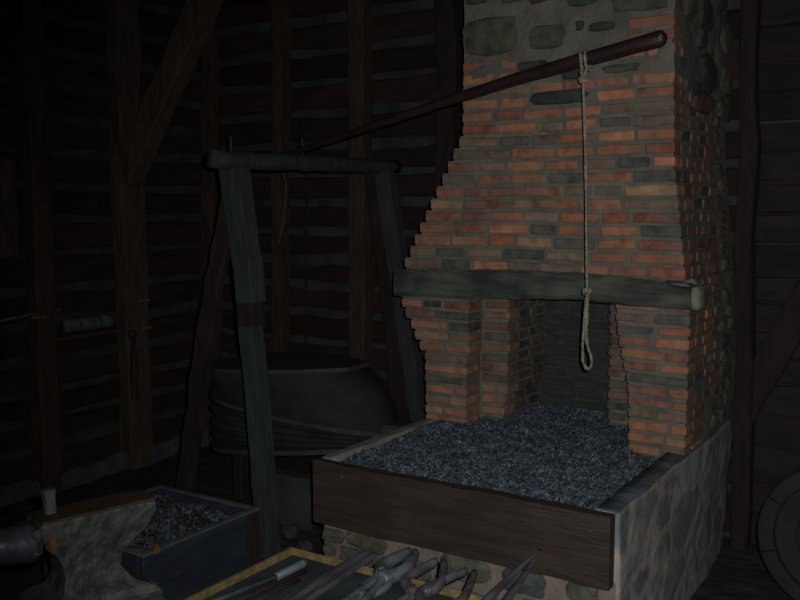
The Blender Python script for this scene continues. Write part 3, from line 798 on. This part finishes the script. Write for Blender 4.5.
# ================================================================ ANVIL
ZA = .78
a0, a1 = at(42, 526, 'z', ZA), at(156, 500, 'z', ZA)
ad = (a1-a0).normalized(); an = Vector((-ad.y, ad.x, 0))      # an points away from the camera side
if an.x > 0: an = -an
La = (a1-a0).length; HW = .062
mid = a0 + ad*(La*.42) + an*HW
def AP(s, w, z): return Vector((mid.x, mid.y, 0)) + ad*s + an*w + Vector((0, 0, z))
s0, s1_ = -La*.42, La*.58
av = empty('anvil', (mid.x, mid.y, .48), 'weathered grey blacksmith anvil with a rusty brown face, on a stump', 'anvil')
bm = bmesh.new()
secs = [(.48, -.17, .19, .125), (.51, -.17, .19, .125), (.53, -.15, .17, .11), (.555, -.10, .115, .075), (.60, -.085, .085, .055), (.635, -.09, .095, .05), (.67, -.105, .135, .052), (.70, -.135, .175, .058), (.735, s0, s1_-.012, HW), (.745, s0, s1_, HW), (.772, s0, s1_, HW), (.78, s0+.003, s1_-.003, HW-.003)]
R_ = []
for z, sa, sb, w in secs:
    ring = []
    NS = 12
    pts = [(sa+(sb-sa)*i/NS, -w) for i in range(NS+1)] + [(sb, -w+2*w*i/5) for i in range(1, 5)] + [(sb-(sb-sa)*i/NS, w) for i in range(NS+1)] + [(sa, w-2*w*i/5) for i in range(1, 5)]
    for s, ww in pts:
        if z < .56:                       # feet spread at the corners, waist arched in
            f = abs((s-(sa+sb)/2)/((sb-sa)/2)); ww *= (.72+.28*f)
        q = AP(s, ww, z); q += noise.noise_vector(q*25)*.0035
        ring.append(bm.verts.new(q))
    R_.append(ring)
for a, b in zip(R_, R_[1:]):
    for i in range(len(a)): bm.faces.new([a[i], a[(i+1) % len(a)], b[(i+1) % len(a)], b[i]])
bm.faces.new(R_[0][::-1]); tf = bm.faces.new(R_[-1]); 
link('body', bm, 'anvil', av, smooth=False)
bm = bmesh.new()
ct = AP((s0+s1_)/2, 0, ZA+.003)
rz = Matrix(((ad.x, an.x, 0), (ad.y, an.y, 0), (0, 0, 1)))
bevbox(bm, ct, ((s1_-s0)/2-.001, HW-.001, .005), .003, 0, rot=rz)
link('face_plate', bm, 'anvil_top', av)['label'] = 'rusty brown working face'
bm = bmesh.new()
bevbox(bm, AP(s0-.012, 0, .728), (.016, .056, .038), .006, .002, rot=rz); link('cutting_table', bm, 'anvil', av)
bm = bmesh.new()
NH = 22; rings = []
for i in range(NH+1):
    t = i/NH; s = s0-.004-.33*t; rw = .060*(1-t**1.8*.9); rh = .060*(1-t**1.6*.88); zc = .776-rh+.008*t
    rings.append([bm.verts.new(AP(s, rw*math.cos(a), zc+rh*math.sin(a))) for a in [j*2*PI/20 for j in range(20)]])
for a, b in zip(rings, rings[1:]):
    for j in range(20): bm.faces.new([a[j], a[(j+1) % 20], b[(j+1) % 20], b[j]])
bm.faces.new(rings[0]); bm.faces.new(rings[-1])
link('horn', bm, 'horn', av, smooth=True)
bm = bmesh.new(); blob(bm, at(51, 545, 'z', .715)+Vector((0, 0, 0)), (.010, .006, .028), amp=.3)
for v in bm.verts: pass
bm.free()
q = AP(s0+.03, -HW-.001, .715); bm = bmesh.new(); blob(bm, q, (.012, .012, .030), seed=5, amp=.3, rot=None); link('rust_patch', bm, 'rust', av)
# stump
bm = bmesh.new(); rings = []
for k, z in enumerate((0, .1, .2, .3, .4, .465, .48)):
    rings.append([])
    for j in range(36):
        a = j*2*PI/36; r = (.25+.012*math.cos(3*a)+.006*math.sin(11*a))*(1.08-.1*min(1, z/.3)) - (.01 if k == 6 else 0)
        rings[-1].append(bm.verts.new((mid.x+r*math.cos(a), mid.y+r*math.sin(a), z)))
for a, b in zip(rings, rings[1:]):
    for j in range(36): bm.faces.new([a[j], a[(j+1) % 36], b[(j+1) % 36], b[j]])
bm.faces.new(rings[0][::-1]); bm.faces.new(rings[-1])
tag(link('tree_stump', bm, 'stump', origin=(mid.x, mid.y, 0)), 'round tree stump carrying the anvil', 'stump')
# hardy tool standing on the face
hq = at(50, 513, 'z', ZA+.008)
bm = bmesh.new()
beam(bm, hq, hq+Vector((-.004, 0, .05)), .034, .030, n=3, rough=.001, up=tuple(ad)); beam(bm, hq+Vector((-.004, 0, .05)), hq+Vector((-.006, 0, .072)), .034, .03, n=2, rough=.001, up=tuple(ad), d2=.036, w2=.040)
tag(link('hardy_tool', bm, 'pale_steel' if False else 'bundle', origin=hq), 'small square grey iron tool standing upright on the anvil face', 'tool')

# ================================================================ TOOLS ON THE LEFT WALL
PXW = XW+.135
a, b = at(48, 338, 'x', XW+.08), at(113, 334, 'x', XW+.08)
bm = bmesh.new(); bevbox(bm, (XW+.09, (a.y+b.y)/2, a.z), (.085, (b.y-a.y)/2, .012), .003, .002)
shz = a.z+.012
tag(link('wall_shelf', bm, 'post', origin=(XW+.09, (a.y+b.y)/2, a.z)), 'narrow dark shelf on the log wall between two posts', 'shelf')
c, d = at(64, 324, 'x', XW+.09), at(110, 320, 'x', XW+.09)
c.z = d.z = shz+.045
bun = empty('rolled_bundle', ((c+d)/2), 'rolled grey cloth bundle lying on the narrow wall shelf', 'bundle')
bm = bmesh.new(); tube(bm, [c.lerp(d, i/12) for i in range(13)], .043, 16, bumpy=.006); link('roll', bm, 'bundle', bun, smooth=True)
for t in (.25, .7):
    bm = bmesh.new(); tube(bm, [c.lerp(d, t)+Vector((math.cos(q)*.049, 0, math.sin(q)*.049)) for q in [i*2*PI/16 for i in range(17)]], .004, 6)
    link('tie', bm, 'frame_dark', bun, smooth=True)
a, b = at(-30, 327, 'x', PXW+.02), at(60, 309, 'x', PXW+.02)
rod = empty('iron_poker', (a+b)/2, 'thin iron bar with a rusty tip, laid across the post at the left edge', 'poker')
bm = bmesh.new(); tube(bm, [a, a.lerp(b, .5), a.lerp(b, .96)], .009, 8); link('bar', bm, 'iron', rod, smooth=True)
bm = bmesh.new(); tube(bm, [a.lerp(b, .955), b], .012, 8); link('tip', bm, 'rust', rod, smooth=True)
for i, (u, v, lab) in enumerate(((140, 301, 'upper pale wooden peg in the post below the roof brace'), (143, 328, 'lower pale wooden peg, with the tongs hung from it'), (36, 318, 'wooden peg holding up the iron bar at the left edge'))):
    q = at(u, v, 'x', XW+.12); bm = bmesh.new(); tube(bm, [q-Vector((.03, 0, 0)), q+Vector((.06, .02, .008))], .012, 8)
    tag(link('wooden_peg', bm, 'pale_wood', origin=q), lab, 'peg', 'wooden pegs')

def tongs(label, joint, along, side, lj=.11, lr=.42, spread=.02, r=.007, jaw=.014, mt='iron', group=None, open_=.012, name='tongs', rivet=True, rm=None):
    """forge tongs: jaws, rivet and two reins. along points from the joint to the jaws; side lies in the plane of opening"""
    joint, along, side = Vector(joint), Vector(along).normalized(), Vector(side).normalized()
    side = (side-along*side.dot(along)).normalized(); up = along.cross(side)
    o = empty(name, joint, label, 'tongs', group)
    for s in (-1, 1):
        bm = bmesh.new()
        P = lambda l, w, h=0: joint+along*l+side*w*s+up*h
        tube(bm, curve_pts([P(.0, 0, s*r*.5), P(lj*.3, open_*1.5+jaw), P(lj*.7, open_*.9+jaw*.8), P(lj, open_*.3+jaw*.3)], 5), lambda t: jaw*(.8-.25*t), 8, flat=1.2, up=tuple(up))
        link('jaw', bm, mt, o, smooth=True)
        bm = bmesh.new()
        tube(bm, curve_pts([P(.01, 0, s*r*.5), P(-.04, -spread*.4, 0), P(-lr*.4, -spread*.9), P(-lr, -spread)], 6), lambda t: r*(1.15-.35*t), 8, up=tuple(up))
        link('rein', bm, rm or mt, o, smooth=True)
    if rivet:
        bm = bmesh.new(); tube(bm, [joint-up*(r*2.4), joint+up*(r*2.4)], r*1.3, 10); link('rivet', bm, mt, o)
    return o
q = at(133, 338, 'x', XW+.155)
tongs('black iron tongs hanging head up on the post below the roof brace', q, (0, 0, 1), (0, 1, 0), lj=.05, lr=.40, spread=.022, r=.009, jaw=.012, mt='frame_dark')

# ================================================================ TOOL BENCH
ZR = .55
tc = at(292, 548, 'z', ZR)
TX0, TY1 = tc.x, tc.y; TX1 = TX0+1.25; TY0 = TY1-.62
bench = empty('tool_bench', ((TX0+TX1)/2, (TY0+TY1)/2, 0), 'low bench with a shallow yellow edged tray full of iron tools', 'bench')
bm = bmesh.new(); bevbox(bm, ((TX0+TX1)/2, (TY0+TY1)/2, ZR-.034), ((TX1-TX0)/2, (TY1-TY0)/2, .012), .003); link('tray_bottom', bm, 'tray_floor', bench)
for (lo, hi) in (((TX0-.012, TY0), (TX0+.004, TY1)), ((TX1-.006, TY0), (TX1+.012, TY1)), ((TX0-.012, TY1), (TX1+.012, TY1+.009)), ((TX0-.012, TY0-.016), (TX1+.012, TY0))):
    bm = bmesh.new(); bevbox(bm, ((lo[0]+hi[0])/2, (lo[1]+hi[1])/2, ZR-.032), ((hi[0]-lo[0])/2, (hi[1]-lo[1])/2, .032), .003, .001); link('rim', bm, 'tray_wood', bench)
for x in (TX0+.06, TX1-.06):
    for yy in (TY0+.06, TY1-.06):
        bm = bmesh.new(); beam(bm, (x, yy, 0), (x, yy, ZR-.062), .06, .06, n=4, rough=.002, up=(0, 1, 0)); link('leg', bm, 'frame_dark', bench)
ZI = ZR-.021
def P(u, v, z=ZI): return at(u, v, 'z', z)
def onbench(label, name, cat, pts, r, m, sides=8, flat=1, zo=0, group=None, r2=None):
    bm = bmesh.new(); q = [P(*p[:2], z=(p[2] if len(p) > 2 else ZI+r*flat+zo)) for p in pts]
    tube(bm, q, r, sides, flat=flat, r2=r2); return tag(link(name, bm, m, origin=q[0], smooth=sides > 5), label, cat, group)
# pale steel handled punch
q0, q1, q2, q3 = P(304, 563, ZI+.020), P(276, 577, ZI+.016), P(225, 597, ZI+.014), P(165, 620, ZI+.012)
pu = empty('smith_punch', q1, 'long chisel with a pale blue grey head lying along the left rim of the tray', 'chisel')
bm = bmesh.new(); tube(bm, [q0, q0.lerp(q1, .12), q0.lerp(q1, .18), q1], lambda t: .0165 if t < .3 else .0135, 12); link('head', bm, 'pale_steel', pu, smooth=True)
bm = bmesh.new(); tube(bm, [q1, q2, q3], .008, 8); link('shank', bm, 'iron', pu, smooth=True)
onbench('upper of two thin red brown rods lying in the tray', 'metal_rod', 'rod', [(305, 571), (240, 600), (180, 628)], .007, 'red_rod', group='thin rods in the tray')
onbench('lower of two thin red brown rods lying in the tray', 'metal_rod', 'rod', [(299, 580), (262, 598), (205, 625)], .006, 'red_rod', group='thin rods in the tray')
# pair of heavy flat bars crossing the rim
def barpair():
    for k, (a, b, lab) in enumerate((((366, 552), (270, 607), 'left bar of the dark pair that crosses the far rim of the tray'), ((374, 555), (280, 612), 'right bar of the dark pair that crosses the far rim of the tray'))):
        pa, pb = P(*a, z=ZR+.014), P(*b, z=ZR+.014); far = pa+(pb-pa)*1.7; far.z = ZI+.010
        d_ = far-pa
        bm = bmesh.new(); beam(bm, pa, far, .021, .017, n=10, rough=.0008, ch=.2); tag(link('iron_bar', bm, 'steel', origin=pa), lab, 'bar', 'dark bars across the tray rim')
barpair()
# tongs cluster
def tg(u0, v0, u1, v1, label, z0=ZR+.02, z1=None, **k):
    j, t_ = P(u0, v0, z0), P(u1, v1, z1 if z1 is not None else z0)
    d_ = t_-j; s_ = Vector((-d_.y, d_.x, 0)); k.setdefault('lj', d_.length); k.setdefault('group', 'tongs heaped in the tray')
    tongs(label, j, d_, s_, **k)
tg(382, 578, 412, 553, 'grey tongs with two blunt round jaws pointing at the hearth board', z0=ZR+.015, z1=ZR+.03, lr=.42, spread=.028, r=.012, jaw=.029, open_=.006, mt='pale_steel' if False else 'iron')
tg(412, 594, 440, 562, 'blue grey tongs with short curved jaws, in the middle of the tool pile', z0=ZR+.0, z1=ZR+.02, lr=.36, spread=.03, r=.011, jaw=.022, open_=.022, mt='steel')
tg(425, 610, 470, 572, 'tongs with wide open bowed jaws at the right of the tool pile', z0=ZR-.0, z1=ZR+.012, lr=.34, spread=.03, r=.011, jaw=.020, open_=.03, mt='steel')
tg(362, 596, 395, 572, 'dark rusty tongs half buried under the blunt jawed ones', z0=ZI+.015, z1=ZI+.03, lr=.36, spread=.02, r=.009, jaw=.016, open_=.012, mt='iron')
# long tongs reaching up with the tips closed
tip = at(541, 549, 'y', 2.62); jn = P(478, 612, ZR+.03)
o = empty('long_tongs', jn, 'slender dark tongs whose closed tips point up at the hearth board', 'tongs')
for s, (u, v) in ((-1, (484, 603)), (1, (503, 606))):
    b0 = P(u, v, ZR+.02); ext = b0+(b0-tip)*.55; ext.z = ZI+.012
    bm = bmesh.new(); tube(bm, curve_pts([tip, tip.lerp(b0, .5)+Vector((s*.003, 0, 0)), b0, ext], 6), lambda t: .005+.008*min(1, t*1.6), 8); link('rein', bm, 'steel', o, smooth=True)
bm = bmesh.new(); blob(bm, tip, (.006, .006, .006), amp=0, sub=2); link('tip_rivet', bm, 'pale_steel', o, smooth=True)

# ================================================================ WHEEL AT THE RIGHT
wc = at(842, 519, 'y', 4.0); wr = (wc-at(758, 512, 'y', 4.0)).length; wc.z = wr+.0
wh = empty('cartwheel', wc, 'round wooden wheel with a segmented rim standing at the right edge', 'wheel')
import itertools
def disc(bm, r0, r1, y0, y1, a0=0, a1=2*PI, n=48):
    R_ = []
    for i in range(n+1):
        a = a0+(a1-a0)*i/n; c_, s_ = math.cos(a), math.sin(a)
        R_.append([bm.verts.new((wc.x+r*c_, y, wc.z+r*s_)) for r, y in ((r0, y0+.004), (r0+.004, y0), (r1-.008, y0), (r1, y0+.008), (r1, y1), (r0, y1))])
    for a, b in zip(R_, R_[1:]):
        for j in range(6): bm.faces.new([a[j], a[(j+1) % 6], b[(j+1) % 6], b[j]])
    bm.faces.new(R_[0]); bm.faces.new(R_[-1][::-1])
for k in range(8):
    bm = bmesh.new(); a = k*PI/4+.30; disc(bm, wr*.80, wr, 4.0, 4.07, a+.012, a+PI/4-.012, 10); link('rim_segment', bm, 'wheel', wh)
bm = bmesh.new(); disc(bm, .01, wr*.805, 4.025, 4.055); link('web', bm, 'wheel', wh)
bm = bmesh.new(); disc(bm, wr*.5, wr*.54, 4.013, 4.03); link('ring', bm, 'wheel', wh)
bm = bmesh.new(); tube(bm, [(wc.x, 3.98, wc.z), (wc.x, 4.10, wc.z)], .05, 20); link('hub', bm, 'wheel', wh)

# ================================================================ LIGHT AND CAMERA
ld = bpy.data.lights.new('camera_flash', 'SPOT'); ld.energy = 345; ld.spot_size = math.radians(91); ld.spot_blend = 1.0; ld.shadow_soft_size = .012; ld.color = (1.0, .97, .97)
lo = bpy.data.objects.new('camera_flash', ld); C.objects.link(lo)
lo.location = CAM + RT*.05 + UP*.05 - FW*.0
tgt = CAM + FW*4 + RT*(.90) + UP*(-.38)
lo.rotation_euler = (tgt-lo.location).to_track_quat('-Z', 'Y').to_euler()
w = bpy.data.worlds.new('World'); bpy.context.scene.world = w; w.use_nodes = True
w.node_tree.nodes['Background'].inputs[0].default_value = (.5, .6, .8, 1); w.node_tree.nodes['Background'].inputs[1].default_value = .02

cd = bpy.data.cameras.new('camera'); cd.sensor_width = 36; cd.lens = FPX*36/800; cd.clip_start = .05
co = bpy.data.objects.new('camera', cd); C.objects.link(co); co.location = CAM
co.rotation_euler = FW.to_track_quat('-Z', 'Y').to_euler()
sc = bpy.context.scene; sc.camera = co
sc.view_settings.view_transform = 'Standard'; sc.view_settings.look = 'None'; sc.view_settings.gamma = 1; sc.view_settings.use_curve_mapping = False
sc.view_settings.exposure = 0
